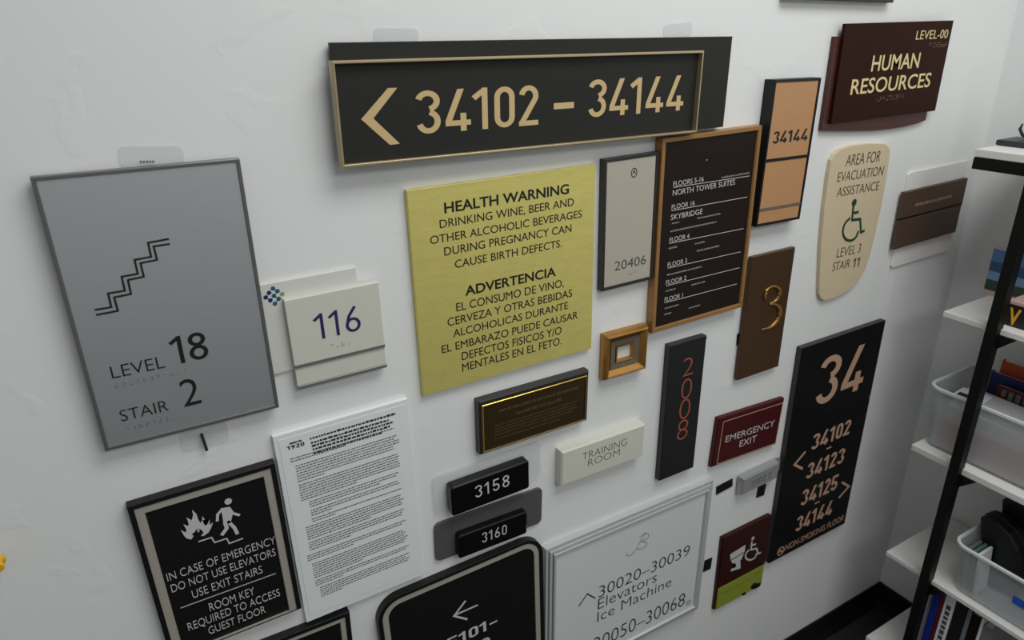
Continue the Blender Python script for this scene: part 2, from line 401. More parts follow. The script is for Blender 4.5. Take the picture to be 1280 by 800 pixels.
# clear hanging tabs
def tab(label, P, m='clear', group=None, hook=None):
    t = Sign('adhesive_tab', label, 'adhesive tab', P, .002, group)
    t.plate('strip', t.rect(.008), -.0005, -.002, M[m], .0003)
    if hook:
        u, v = t.uv(hook[0]); u2, v2 = t.uv(hook[1])
        obj('hook', tube_bm([(u, -.002, v), (u, -.007, v), (u2, -.007, v2)], .0022), M[hook[2]], t.root)
    return t
t = tab('clear adhesive tab showing above the large grey stair sign', [(147, 184), (230, 181), (230, 205), (150, 212)])
t.graphic('printed_mark', [circle((t.uv((176, 202))[0] + i * .0035, t.uv((184, 202))[1]), .0013, 8) for i in range(5)], M['grey_ink'], -.002)
tab('clear adhesive tab with dark hook under the large grey stair sign', [(222, 540), (284, 526), (286, 553), (228, 566)], hook=((252, 543), (258, 561), 'steel'))
tab('clear adhesive tab above the left end of the long room range sign', [(467, 36), (524, 34), (524, 54), (468, 56)])
tab('clear adhesive tab above the right end of the long room range sign', [(830, 30), (866, 28), (866, 45), (830, 47)])

# emergency sign
s = Sign('elevator_emergency_sign', 'black square sign with fire and running figure and white emergency text', 'sign',
         [(158, 633.2), (342, 580), (379, 763), (213, 822)], .016, wt=0.15)
B = crop(180, 600, 4)
em = lambda e: (lambda d: outline(-s.w / 2 + e + d, s.w / 2 - e - d, -s.h / 2 + (e + d) * .12, s.h / 2 - e - d))
s.plate('panel', em(.018), -.004, -.011, M['black'])
s.frame('outer_frame', em(0), [(0, -.0006), (0, -.0155), (.0005, -.016), (.0075, -.016), (.0075, -.0006)], M['black'])
s.frame('inner_frame', em(.0076), [(0, -.0006), (0, -.0145), (.0115, -.0145), (.0125, -.010), (.0125, -.0006)], M['pewter'], 'grey pewter inner border')
s.front = -.011
for body, l, r, b, t in (('IN CASE OF EMERGENCY', (112, 480), (655, 300), (125, 505), (112, 463)), ('DO NOT USE ELEVATORS', (135, 540), (658, 365), (148, 560), (138, 518)),
                         ('USE EXIT STAIRS', (240, 568), (592, 452), (255, 588), (243, 547)), ('ROOM KEY', (325, 630), (552, 560), (335, 655), (323, 613)),
                         ('REQUIRED TO ACCESS', (218, 730), (680, 570), (228, 753), (217, 712)), ('GUEST FLOOR', (322, 752), (608, 655), (330, 771), (320, 732))):
    s.text(body, B(*l), B(*r), B(*b), B(*t), M['white_ink'], bold=-.012, hs=.88)
s.graphic('divider_line', ribbon(s.uvs([B(182, 640), B(658, 467)]), .0013), M['white_ink'])
fl = [(235, 297), (212, 291), (200, 278), (184, 250), (207, 262), (212, 250), (197, 220), (215, 230), (224, 222), (213, 187), (238, 202), (246, 175), (240, 148), (262, 170), (270, 195),
      (282, 215), (290, 200), (292, 180), (308, 205), (305, 228), (318, 220), (328, 196), (328, 225), (345, 212), (335, 240), (322, 262), (300, 278), (285, 280), (298, 262), (285, 247), (270, 262), (263, 243), (252, 262), (238, 268), (248, 280)]
s.graphic('flame_symbol', [s.uvs([B(*p) for p in fl])], M['white_ink'])
px = lambda *L: s.uvs([B(*p) for p in L])
k = .0011
P = [circle(s.uv(B(421, 107)), .0054, 16)]
P += [px((384, 142), (430, 134), (446, 160), (432, 215), (398, 222), (390, 170))]
P += ribbon(px((394, 142), (368, 172), (366, 206)), .0042) + ribbon(px((424, 138), (444, 166), (479, 176)), .0040)
P += ribbon(px((418, 205), (452, 238), (468, 270)), .0052) + ribbon(px((404, 210), (414, 240), (388, 276)), .0056)
s.graphic('walking_figure_symbol', P, M['white_ink'])
s.graphic('step_symbol', ribbon(px((272, 308), (338, 287), (353, 312), (414, 292), (426, 317), (495, 291)), .0020), M['white_ink'])

# notice sheet
s = Sign('notice_sheet', 'printed white notice sheet of small text in a clear holder', 'notice',
         [(339.2, 547.2), (510, 498.8), (530, 718.8), (384.8, 778)], .010)
s.plate('holder', s.rect(), -.0006, -.0088, M['paper'], .0005)
Dn = s.prect([(346, 552), (506, 505), (526.5, 714), (389, 769)])
s.plate('sheet', Dn, -.0088, -.0094, M['paper'], .0001)
s.plate('clear_cover', s.rect(), -.0096, -.010, clear('cover_sheet', (226, 230, 232), .04, .1), .0002)
s.front = -.0094
K = crop(330, 490, 4.704)
bm = bmesh.new()
s.text('1920', K(133, 325), K(237, 300), K(140, 342), K(138, 320), M['ink'], stroke=.17, name='logo')
s.bars(K(150, 308), K(222, 290), .0045, M['ink'], bm=bm)
for i in range(5):                                   # bold heading lines
    y0 = 276 + i * 18.5; s.bars(K(270 + i * 5, y0), K((775, 735, 762, 742, 700)[i], (136, 180, 192, 219, 258)[i]), .0046, M['ink'], bm=bm, fill=.9, wmin=.5, wmax=1.6)
obj('heading', bm, M['ink'], s.root)
bm = bmesh.new()
W = s.w; H = s.h
def line(u0, u1, v, h=.0019):
    x = u0; PP = []
    while x < u1:
        wd = min(h * rnd.uniform(.9, 3.0), u1 - x); PP.append([(x, v), (x + wd, v), (x + wd, v + h), (x, v + h)]); x += wd + h * .7
    flat(bm, PP, s.front)
v = s.uv(K(150, 440))[1] + .012
rows = [2, 0, 7, 7, 3, 3, 2, 6, 4, 0, 3, 0, 7, 3, 5]
ind = [0, 0, .006, .006, .018, .018, .018, .006, .006, 0, 0, 0, .006, .006, .012]
for nr, iu in zip(rows, ind):
    for i in range(nr):
        if v < -H / 2 + .026: break
        u1 = W / 2 - .022 if i < nr - 1 else -W / 2 + W * rnd.uniform(.3, .75)
        line(-W / 2 + .02 + iu, u1 - rnd.uniform(0, .012), v); v -= .0049
    v -= .0028
obj('small_print', bm, mat('pale_grey_print', (92, 95, 96), .6), s.root)

# long sign
s = Sign('room_range_sign', 'long charcoal directional sign with gold frame, arrow and 34102 - 34144', 'sign',
         [(414.5, 58), (916.8, 42), (904, 155.6), None], .018)
s.plate('back_panel', s.rect(), -.006, -.018, M['charcoal'], .0008)
fr = s.prect([(415.7, 80), (882, 60.2), (871.2, 162.9), (427, 214.6)], y=-.034)
s.frame('gold_frame', fr, [(0, -.019), (0, -.0325), (.0015, -.034), (.0034, -.034), (.0040, -.0335), (.0040, -.019)], M['gold'], 'champagne gold edge frame')
s.plate('face_panel', lambda d: fr(d + .0041), -.0182, -.024, M['charcoal'])
s.front = -.024
C3, D3 = crop(430, 80, 4.923), crop(660, 60, 4.923)
s.graphic('arrow', [s.uvs([C3(270, 148), C3(327, 146), C3(180, 335), C3(105, 340)]), s.uvs([C3(105, 340), C3(180, 335), C3(343, 490), C3(283, 498)])], M['gold_ink'])
s.text('34102', C3(440, 300), C3(1195, 250), C3(840, 402), C3(860, 145), M['gold_ink'], stroke=.125)
s.graphic('dash', ribbon(s.uvs([D3(158, 359), D3(282, 350)]), .0095), M['gold_ink'])
s.text('34144', D3(370, 320), D3(955, 330), D3(680, 404), D3(700, 180), M['gold_ink'], stroke=.125)

# yellow sign
s = Sign('health_warning_sign', 'square yellow brass health warning sign in English and Spanish', 'sign',
         [(508, 238.8), (744.4, 205.4), (739.5, 436), (530, 494.5)], .010)
s.plate('panel', s.rect(), -.0006, -.010, M['brass'])
E5, F5 = crop(520, 215, 5.818), crop(520, 330, 5.333)
for fn, body, l, r, b, t, bo in ((E5, 'HEALTH WARNING', (205, 260), (1112, 125), (212, 300), (205, 223), .018), (E5, 'DRINKING WINE, BEER AND', (172, 375), (1148, 215), (178, 408), (170, 349), -.002),
        (E5, 'OTHER ALCOHOLIC BEVERAGES', (103, 495), (1205, 300), (130, 522), (130, 463), -.002), (E5, 'DURING PREGNANCY CAN', (205, 575), (1130, 400), (212, 608), (203, 550), -.002),
        (E5, 'CAUSE BIRTH DEFECTS.', (283, 665), (1060, 520), (310, 694), (305, 638), -.002),
        (F5, 'ADVERTENCIA', (328, 185), (932, 55), (390, 199), (380, 137), .018), (F5, 'EL CONSUMO DE VINO,', (268, 285), (985, 130), (275, 315), (268, 262), -.002),
        (F5, 'CERVEZA Y OTRAS BEBIDAS', (210, 388), (1040, 195), (230, 411), (225, 359), -.002), (F5, 'ALCOHOLICAS DURANTE', (248, 465), (1013, 275), (250, 488), (275, 432), -.002),
        (F5, 'EL EMBARAZO PUEDE CAUSAR', (172, 568), (1078, 335), (178, 594), (170, 545), -.002), (F5, 'DEFECTOS FISICOS Y/O', (305, 615), (970, 440), (312, 640), (303, 590), -.002),
        (F5, 'MENTALES EN EL FETO.', (308, 690), (970, 515), (315, 715), (308, 665), -.002)):
    s.text(body, fn(*l), fn(*r), fn(*b), fn(*t), M['ink'], bold=bo)

# 116
s = Sign('room_number_sign', 'white room sign 116 with blue and green dot emblem on its backing', 'sign',
         [(355.2, 376), (474, 352), (482.8, 457.2), (373.2, 486.8)], .016)
G = crop(340, 340, 5)
s.plate('backing_panel', s.prect([(324, 356.5), (446, 334), (455.5, 440), (341, 469)], y=-.005), -.0006, -.005, M['acrylic_white'])
s.plate('panel', s.rect(), -.005, -.013, M['putty'])
NP = s.plate('number_panel', s.prect([G(75, 185), G(667, 62), G(700, 445), G(142, 595)], y=-.0155), -.013, -.0155, M['putty'])
s.plate('upper_rail', s.prect([G(142, 592), G(706, 443), G(709, 466), G(148, 612)], y=-.016), -.013, -.016, M['rail'], .0008)
s.plate('lower_rail', s.prect([G(164, 722), G(718, 570), G(720, 592), G(170, 742)], y=-.016), -.013, -.016, M['rail'], .0008)
s.front = -.0155
s.text('116', G(256, 300), G(553, 310), G(320, 416), G(305, 258), M['navy'], stroke=.10, gap=.17, parent=NP)
s.braille(G(375, 470), G(470, 436), M['grey_ink'], n=4)
Z = crop(320, 345, 16)
for pts, mm, nm in ((((262, 335), (195, 427), (288, 485)), 'navy', 'emblem_navy_dots'), (((338, 248), (430, 300), (358, 395), (455, 452), (380, 550)), 'teal', 'emblem_teal_dots'), (((523, 360),), 'green_dot', 'emblem_green_dot')):
    U = s.uvs([Z(*p) for p in pts], -.005)
    P = [circle(u, .0033, 12) for u in U]
    if len(U) > 1: P += ribbon(U, .0011)
    s.graphic(nm, P, M[mm], -.005)

# 20406
s = Sign('room_number_sign', 'narrow grey-beige room sign 20406 with black frame', 'sign', [(754.9, 199.6), (823.3, 190.7), (816, 349.4), (754, 363.3)], .016)
s.frame('frame', s.rect(), [(0, -.0006), (0, -.0155), (.0006, -.016), (.0045, -.016), (.0055, -.0145), (.0055, -.0006)], M['dark_frame'])
s.plate('panel', s.rect(e=.0056), -.004, -.0145, M['stone'])
s.front = -.0145
Hc = crop(740, 90, 2.353); H2 = crop(740, 300, 4.21)
s.text('20406', H2(120, 132), H2(284, 98), H2(128, 160), H2(135, 112), M['grey_ink'], bold=-.006)
u = s.uv(Hc(124, 296)); s.graphic('emblem', ribbon(circle(u, .0062, 14, .0082), .0015, True) + ribbon([(u[0] - .003, u[1] - .002), (u[0], u[1] + .004), (u[0] + .003, u[1] - .002)], .0015), M['ink'])
s.braille(H2(190, 180), H2(230, 170), M['rail'], n=5, rad=.0006)

# directory
s = Sign('floor_directory', 'dark brown floor directory in a coppery wooden frame', 'sign', [(828.5, 171.5), (951.2, 158.5), (930, 383.6), (815.2, 416.7)], .020)
s.frame('frame', s.rect(), [(0, -.0006), (0, -.019), (.001, -.020), (.008, -.020), (.0095, -.017), (.0095, -.0006)], M['wood_gold'])
s.plate('panel', s.rect(e=.0096), -.004, -.016, M['espresso'])
s.front = -.016
I = crop(800, 150, 2.9625)
for body, l, r, b, t in (('FLOORS 5-16', (123, 238), (235, 218), (125, 246), (125, 228)), ('NORTH TOWER SUITES', (121, 270), (350, 240), (124, 280), (124, 260)),
                         ('FLOOR 16', (117, 322), (202, 306), (120, 331), (120, 314)), ('SKYBRIDGE', (114, 360), (231, 336), (117, 370), (117, 351)),
                         ('FLOOR 4', (109, 445), (182, 431), (112, 453), (112, 436)), ('FLOOR 3', (102, 537), (173, 522), (105, 545), (105, 528)),
                         ('FLOOR 2', (96, 602), (171, 584), (99, 610), (99, 594)), ('FLOOR 1', (91, 666), (158, 650), (94, 673), (94, 657))):
    s.text(body, I(*l), I(*r), I(*b), I(*t), M['white_ink'], bold=-.004)
P = []
for a, b in (((123, 250), (405, 207)), ((116, 336), (397, 285)), ((108, 457), (383, 402)), ((102, 549), (372, 488)), ((97, 614), (368, 547)), ((91, 677), (358, 607))):
    P += ribbon(s.uvs([I(*a), I(*b)]), .0011)
s.graphic('divider_lines', P, M['white_ink'])
dim = mat('dim_white_print', (140, 138, 132), .5)
for a, b in (((302, 215), (404, 199)), ((118, 386), (145, 380)), ((212, 366), (297, 350)), ((112, 414), (282, 381)), ((106, 479), (136, 472)), ((203, 461), (238, 453)), ((210, 488), (293, 468)),
             ((100, 576), (228, 546)), ((95, 636), (131, 627)), ((190, 613), (240, 601)), ((91, 700), (142, 687)), ((89, 723), (115, 716)), ((180, 699), (222, 688))):
    bm = bmesh.new(); s.bars(I(*a), I(*b), .0046, None, bm=bm, wmin=.5, wmax=1.4); obj('small_print', bm, dim, s.root)
s.graphic('pin_mark', [circle(s.uv(I(247, 148)), .0016, 8)], M['stone'])

# tan room sign
s = Sign('room_number_sign', 'tan room sign 34144 with deep black frame and dividing bar', 'sign', [(968, 99.8), (1026, 97.2), (1000.5, 275), (946.5, 282.3)], .026)
s.frame('frame', s.rect(), [(0, -.0006), (0, -.0255), (.0005, -.026), (.0042, -.026), (.0048, -.0245), (.0048, -.0006)], M['black'])
UP = s.plate('upper_panel', s.rect(e=.0049), -.004, -.024, M['tan'])
s.front = -.024
T = crop(940, 80, 3.64)
s.text('34144', T(96, 332), T(254, 318), T(178, 354), T(180, 300), M['ink'], stroke=.15, parent=UP)
s.plate('divider_bar', s.prect([T(62, 432), T(257, 414), T(255, 427), T(62, 446)], y=-.0255), -.0242, -.0255, M['black'])
s.plate('slot_strip', s.prect([T(33, 655), T(225, 632), T(223, 646), T(32, 668)], y=-.025), -.0242, -.025, M['tan_strip'], .0003)

# 3 sign
s = Sign('floor_number_sign', 'dark bronze plate with a raised brass numeral 3', 'sign', [(940, 322), (995, 308.9), (972.5, 458), (922, 476)], .014)
s.plate('panel', s.rect(), -.004, -.014, M['bronze'], .001)
P3 = [(507, 668), (509, 648), (520, 634), (537, 630), (549, 640), (548, 656), (538, 672), (521, 683), (537, 683), (549, 694), (550, 712), (541, 732), (522, 750), (498, 757)]
w3 = [.006, .007, .004, .005, .008, .009, .006, .0035, .005, .009, .0105, .0095, .006, .0025]
U = s.uvs([Hc(*p) for p in P3]); bm = bmesh.new()
tube_bm([(u, -.0155, v) for u, v in smooth(U, 4)], [x[0] * .62 for x in smooth([(q, 0) for q in w3], 4)], 10, bm)
for vv in bm.verts: vv.co.y = max(min(-.0138, vv.co.y), -.0195)
obj('numeral', bm, mat('aged_brass', (164, 124, 70), 0.34, 0.7), s.root, 'raised brass numeral 3', True)

# HR sign
s = Sign('department_sign', 'maroon HUMAN RESOURCES sign with a lighter backing plate', 'sign', [(1057.2, 27.9), (1192.2, 27), (1168.8, 138.6), (1039.6, 155)], .018)
J = crop(1020, 10, 4.705)
bl = s.uvs([J(*p) for p in ((115, 168), (662, 160), (645, 660), (600, 678), (520, 698), (430, 712), (350, 720), (300, 722), (200, 724), (35, 722))], -.010)
bl = [(bl[0][0] * .5 + bl[9][0] * .5, bl[0][1]), (bl[2][0], bl[1][1])] + bl[2:9] + [(bl[0][0] * .5 + bl[9][0] * .5, bl[9][1])]
s.plate('backing_panel', lambda d: poly_inset(bl, d), -.0006, -.010, M['maroon_back'])
s.plate('panel', s.rect(), -.010, -.018, M['maroon'])
s.text('HUMAN', J(330, 325), J(608, 310), J(332, 373), J(340, 280), M['cream_ink'], bold=.007)
s.text('RESOURCES', J(207, 465), J(672, 430), J(210, 510), J(225, 420), M['cream_ink'], bold=.007)
s.text('LEVEL-00', J(590, 160), J(776, 150), J(600, 185), J(600, 134), M['cream_ink'], bold=-.004)
s.braille(J(668, 220), J(762, 212), M['faint_ink'], n=7, rad=.0011, gap=.004); s.braille(J(357, 535), J(510, 521), M['faint_ink'], n=9, rad=.0011, gap=.004)

# evacuation sign
s = Sign('evacuation_sign', 'beige shield-shaped AREA FOR EVACUATION ASSISTANCE sign with wheelchair symbol', 'sign', [(1045, 182), (1111, 182), (1086, 370), (1026, 374)], .010)
K2 = crop(1010, 170, 3.638)
ol = s.uvs([K2(*p) for p in ((108, 110), (124, 82), (150, 60), (200, 44), (280, 35), (350, 36), (366, 46), (373, 66), (372, 95), (356, 200), (330, 340), (300, 470), (283, 540), (262, 605), (235, 652), (205, 686), (170, 712), (120, 736), (80, 748),
     (62, 742), (53, 722), (52, 690), (60, 500), (75, 330), (96, 170))])
s.plate('panel', lambda d: poly_inset(ol, d), -.0006, -.010, M['beige'])
for body, l, r, b, t in (('AREA FOR', (175, 108), (330, 90), (178, 136), (197, 84)), ('EVACUATION', (136, 185), (342, 160), (140, 208), (142, 166)), ('ASSISTANCE', (133, 255), (322, 230), (135, 276), (152, 233)),
                         ('LEVEL 3', (133, 530), (240, 508), (135, 552), (142, 511)), ('STAIR', (112, 598), (190, 582), (115, 614), (118, 576))):
    s.text(body, K2(*l), K2(*r), K2(*b), K2(*t), M['olive_ink'], bold=-.010)
s.text('11', K2(203, 575), K2(234, 570), K2(208, 597), K2(212, 557), M['olive_ink'], stroke=.11)
q = lambda *L: [K2(*p) for p in L]
s.wheelchair(K2(210, 303), .0088, [q((206, 318), (200, 382), (237, 378), (240, 438), (257, 430)), q((206, 350), (230, 346))],
             q((192, 372), (168, 398), (158, 435), (168, 466), (192, 476), (216, 462), (229, 432)), .0068, M['green_ink'])

# brown plaque in clear backing
s = Sign('nameplate', 'brown two-panel nameplate on a clear acrylic backing near the corner', 'sign', [(1130, 240), (1210, 223), (1195, 290), (1117.4, 311)], .016)
q = lambda *L: [K2(*p) for p in L]
s.plate('backing_panel', s.prect(q((464, 148), (728, 128), (640, 525), (380, 595)), .008, y=-.006), -.0006, -.006, clear('clear_white_acrylic', (240, 238, 236), .86, .15))
UP = s.plate('upper_panel', s.prect(q((441, 253), (728, 196), (700, 312), (422, 368)), y=-.016), -.006, -.016, M['walnut'])
s.plate('lower_panel', s.prect(q((421, 378), (698, 322), (668, 440), (390, 515)), y=-.016), -.006, -.016, M['walnut'])
s.plate('slot', s.prect(q((422, 366), (700, 311), (698, 324), (420, 380)), y=-.012), -.006, -.012, M['black'], .0003)
bm = bmesh.new(); s.bars(K2(488, 316), K2(650, 284), .012, M['faint_ink'], bm=bm, wmin=.25, wmax=.7); obj('lettering', bm, M['faint_ink'], UP)

# 34 sign
s = Sign('floor_sign', 'tall black floor sign 34 with room ranges and two arrows', 'sign', [(1003, 437), (1107, 399), (1055.5, 655), (960.4, 703.7)], .016)
s.plate('panel', s.rect(), -.0156, -.0165, M['night'], .0004)
s.plate('backing', s.rect(), -.0006, -.0155, M['dark_frame'])
s.front = -.0165
L = crop(970, 400, 2.5)
s.text('34', L(122, 248), L(275, 168), L(245, 222), L(275, 75), M['pink_ink'], stroke=.125)
for body, l, r, b, t in (('34102', (112, 388), (231, 340), (222, 358), (226, 313)), ('34123', (96, 475), (212, 428), (205, 446), (210, 401)),
                         ('34125', (79, 560), (192, 510), (183, 530), (189, 484)), ('34144', (62, 645), (175, 590), (165, 609), (172, 565))):
    s.text(body, L(*l), L(*r), L(*b), L(*t), M['pink_ink'], stroke=.15)
s.graphic('dash', ribbon(s.uvs([L(158, 403), L(173, 396)]), .004) , M['pink_ink']); s.graphic('dash', ribbon(s.uvs([L(121, 574), L(136, 567)]), .004), M['pink_ink'])
s.graphic('arrow', ribbon(s.uvs([L(92, 411), L(58, 452), L(83, 465)]), .007), M['pink_ink']); s.graphic('arrow', ribbon(s.uvs([L(206, 507), L(228, 520), L(196, 556)]), .007), M['pink_ink'])
s.text('NON-SMOKING FLOOR', L(30, 707), L(213, 610), L(40, 715), L(42, 697), M['pink_ink'], bold=-.01)
u = s.uv(L(15, 722)); s.graphic('no_smoking_symbol', ribbon(circle(u, .013, 16), .003, True) + ribbon([(u[0] - .008, u[1] + .008), (u[0] + .008, u[1] - .008)], .0025) + ribbon([(u[0] - .008, u[1] - .001), (u[0] + .008, u[1] - .001)], .0035), M['pink_ink'])
s.graphic('chipped_edge', [s.uvs([L(290, 240), L(296, 238), L(294, 247)])], M['white_ink'])

# emergency exit
s = Sign('emergency_exit_sign', 'small crimson EMERGENCY EXIT sign with pale border line', 'sign', [(898.9, 525.8), (983, 495), (969, 554), (888.6, 587.3)], .013)
s.plate('panel', s.rect(), -.0006, -.013, M['red'], .0025)
N = crop(880, 480, 5)
q = s.prect([N(125, 252), N(500, 100), N(445, 355), N(72, 522)])
s.graphic('border_line', ribbon(q(0), .0018, True), M['pink_ink'])
s.text('EMERGENCY', N(135, 345), N(443, 225), N(140, 363), N(138, 327), M['white_ink'], bold=-.008); s.text('EXIT', N(222, 375), N(330, 325), N(228, 391), N(235, 352), M['white_ink'], bold=-.008)

# 2008
s = Sign('room_number_sign', 'narrow black upright sign with 2008 in stacked orange digits', 'sign', [(838.4, 433.6), (884, 418.2), (866.5, 585), (823.5, 601.2)], .016)
s.plate('panel', s.rect(), -.0006, -.016, M['slate'], .001)
Q = crop(810, 290, 2.425)
for ch, l, r, b, t in (('2', (106, 412), (138, 400), (112, 437), (124, 381)), ('0', (101, 478), (133, 468), (117, 503), (117, 446)), ('0', (95, 540), (128, 530), (112, 564), (112, 507)), ('8', (89, 603), (121, 592), (105, 627), (105, 571))):
    s.text(ch, Q(*l), Q(*r), Q(*b), Q(*t), M['orange_ink'], bold=-.022)
s.graphic('groove', ribbon(s.uvs([Q(70, 352), Q(180, 321)]), .0015), M['ink']); s.graphic('slot_mark', [circle(s.uv(Q(125, 337)), .0028, 8)], M['bronze'])

# little gold frame
s = Sign('framed_miniature', 'tiny square gold picture frame with a white opening', 'picture frame', [(759, 421.8), (813.3, 406.4), (808.2, 461.8), (756.4, 478)], .022)
s.frame('frame', s.rect(), [(0, -.0006), (0, -.012), (.003, -.0205), (.0055, -.022), (.008, -.021), (.017, -.012), (.018, -.0006)], M['frame_gold'])
s.frame('liner', s.rect(e=.0181), [(0, -.0006), (0, -.0135), (.012, -.0120), (.013, -.0006)], mat('tarnished_liner', (112, 104, 88), .4, .3), 'grey tarnished inner liner')
s.frame('lip', s.rect(e=.0312), [(0, -.0006), (0, -.0145), (.003, -.0135), (.004, -.0006)], M['frame_gold'])
s.plate('insert', s.rect(e=.034), -.0006, -.006, M['acrylic_white'])

# training room
s = Sign('room_sign', 'thick white TRAINING ROOM sign with a sloping top edge', 'sign', [(702.5, 567.5), (807.5, 528), (803.5, 571), (701, 609)], .022)
s.plate('panel', s.rect(), -.0006, -.022, M['putty'], .0035)
Pp = crop(580, 450, 4.704)
s.text('TRAINING', Pp(697, 560), Pp(958, 460), Pp(708, 585), Pp(706, 547), M['grey_ink'], bold=-.022); s.text('ROOM', Pp(730, 600), Pp(915, 540), Pp(736, 622), Pp(734, 585), M['grey_ink'], bold=-.022)

# brass plaque
s = Sign('brass_plaque', 'dark antique brass plaque with gold edge lines and faint raised text', 'plaque', [(598.5, 503.5), (737, 461.6), (733.5, 525.5), (600.5, 569.6)], .018)
s.frame('frame', s.rect(), [(0, -.0006), (0, -.016), (.003, -.018), (.008, -.018), (.0085, -.0006)], M['dark_frame'])
q = s.prect([Pp(108, 274), Pp(730, 86), Pp(708, 350), Pp(114, 548)], y=-.018)
s.plate('panel', lambda d: q(d + .0), -.010, -.0168, M['plaque'])
s.frame('rim', lambda d: q(d - .0005), [(0, -.012), (0, -.018), (.001, -.0192), (.0024, -.0188), (.003, -.012)], M['bright_brass'], 'bright gold rim')
s.front = -.0168
bm = bmesh.new()
for a, b, h in (((205, 308), (672, 168), .0085), ((305, 320), (572, 240), .0085), ((180, 390), (672, 243), .0042), ((178, 408), (655, 268), .0042), ((180, 425), (665, 282), .0042), ((178, 444), (640, 308), .0042), ((182, 468), (560, 355), .0042)):
    s.bars(Pp(*a), Pp(*b), h, None, bm=bm, wmin=.6, wmax=2.5)
obj('lettering', bm, M['plaque_ink'], s.root)

# 3158 and 3160
O = crop(530, 550, 5)
o = lambda *L: [O(*p) for p in L]
s = Sign('room_number_sign', 'black number block 3158 on a clear rounded plate', 'sign', o((163, 303), (660, 128), (660, 305), (184, 478)), .026)
s.plate('backing_panel', s.prect(o((58, 240), (730, 8), (735, 238), (66, 470)), .012, y=-.006), -.0006, -.006, M['clear_plate'], .0008)
s.plate('panel', s.rect(.006), -.006, -.026, M['gloss'], .0025)
s.text('3158', O(318, 320), O(533, 252), O(345, 355), O(335, 285), M['white_ink'], stroke=.10, gap=.22)
s = Sign('room_number_sign', 'smaller black number block 3160 on a smoky grey rounded plate', 'sign', o((215, 603), (648, 448), (645, 585), (222, 748)), .022)
s.plate('backing_panel', s.prect(o((65, 530), (738, 298), (738, 522), (75, 760)), .012, y=-.006), -.0006, -.006, M['clear_tint'], .0008)
s.plate('panel', s.rect(.006), -.006, -.022, M['gloss'], .0025)
s.text('3160', O(362, 607), O(517, 552), O(380, 637), O(372, 580), M['white_ink'], stroke=.10, gap=.22)

# white hotel sign
s = Sign('directional_sign', 'white directional sign with silver moulding, Elevators and Ice Machine', 'sign', [(687, 691.5), (896.5, 599.8), (874.5, 762), None], .022)
s.frame('frame', s.rect(), [(0, -.0006), (0, -.0135), (.0005, -.014), (.0058, -.014), (.0062, -.010), (.0078, -.010), (.0082, -.0175), (.0087, -.018), (.0142, -.018), (.0146, -.013), (.0162, -.013), (.0166, -.0215), (.0171, -.022), (.0215, -.022), (.0240, -.0168), (.0245, -.0006)], M['frame_silver'])
for e, yy in ((.0070, -.010), (.0154, -.013)):
    s.graphic('groove_shade_line', ribbon(s.rect(e=e)(0), .0015, True), M['grey_ink'], yy)  # shade in the moulding grooves, painted as dark lines along their bottoms
s.plate('panel', s.rect(e=.0246), -.004, -.0165, M['sign_white'])
s.front = -.0165
Mm = crop(680, 590, 3.81)
s.text('30020–30039', Mm(262, 562), Mm(695, 358), Mm(282, 588), Mm(278, 540), M['dark_ink'], bold=-.013)
s.text('Elevators', Mm(257, 628), Mm(537, 497), Mm(262, 652), Mm(259, 606), M['dark_ink'], bold=-.013)
s.text('Ice Machine', Mm(254, 690), Mm(607, 520), Mm(258, 712), Mm(260, 666), M['dark_ink'], bold=-.013)
s.text('30050–30068', Mm(238, 806), Mm(672, 592), Mm(650, 640), Mm(652, 584), M['dark_ink'], bold=-.013)
m_ = lambda *L: s.uvs([Mm(*p) for p in L])
s.graphic('arrow', ribbon(m_((165, 640), (206, 580), (244, 601)), .0030), M['ink']); s.graphic('arrow', ribbon(m_((150, 876), (204, 802), (240, 836)), .0030), M['ink'])
s.graphic('script_monogram', ribbon(smooth(m_((392, 385), (398, 398), (415, 395), (440, 365), (470, 310), (482, 293))), .0014) +
          ribbon(smooth(m_((455, 312), (478, 292), (497, 296), (492, 315), (465, 330), (487, 335), (485, 352), (462, 366), (442, 366))), .0014), M['rail'])
u = s.uv(Mm(688, 622)); s.graphic('seal', ribbon(circle(u, .0085, 16), .0012, True) + ribbon(circle(u, .0045, 10), .0012, True), M['rail'])

# tape pieces and silver nameplate
def tape(label, P):
    t = Sign('mounting_tape', label, 'tape', P, .003)
    t.plate('strip', t.rect(), -.0005, -.003, M['rubber'], .0003); return t
tape('black tape piece right of the white Ice Machine sign, by its top corner', [N(80, 645), N(182, 592), N(178, 640), N(80, 692)])
tape('black tape piece below the small silver nameplate', [N(340, 640), N(388, 630), N(378, 695), N(333, 710)])
tape('black tape piece right of the white Ice Machine sign, half way down', [(881, 701), (890.5, 698), (888.5, 711), (880, 715)])
tape('black tape piece at the left edge of the bronze numeral 3 plate', [(922.5, 418), (930, 415), (928, 429), (921, 432)])
s = Sign('nameplate', 'small silver nameplate with faint number above a black tape piece', 'nameplate', [N(245, 592), N(472, 494), N(460, 590), N(236, 703)], .022)
s.plate('holder', s.prect([N(300, 528), N(486, 455), N(470, 560), N(290, 640)], .02, y=-.004), -.0006, -.004, M['nickel'])
s.plate('panel', s.rect(), -.004, -.022, M['nickel'], .004)
s.text('31027', N(290, 628), N(420, 568), N(298, 642), N(300, 606), M['rail'], stroke=.12)

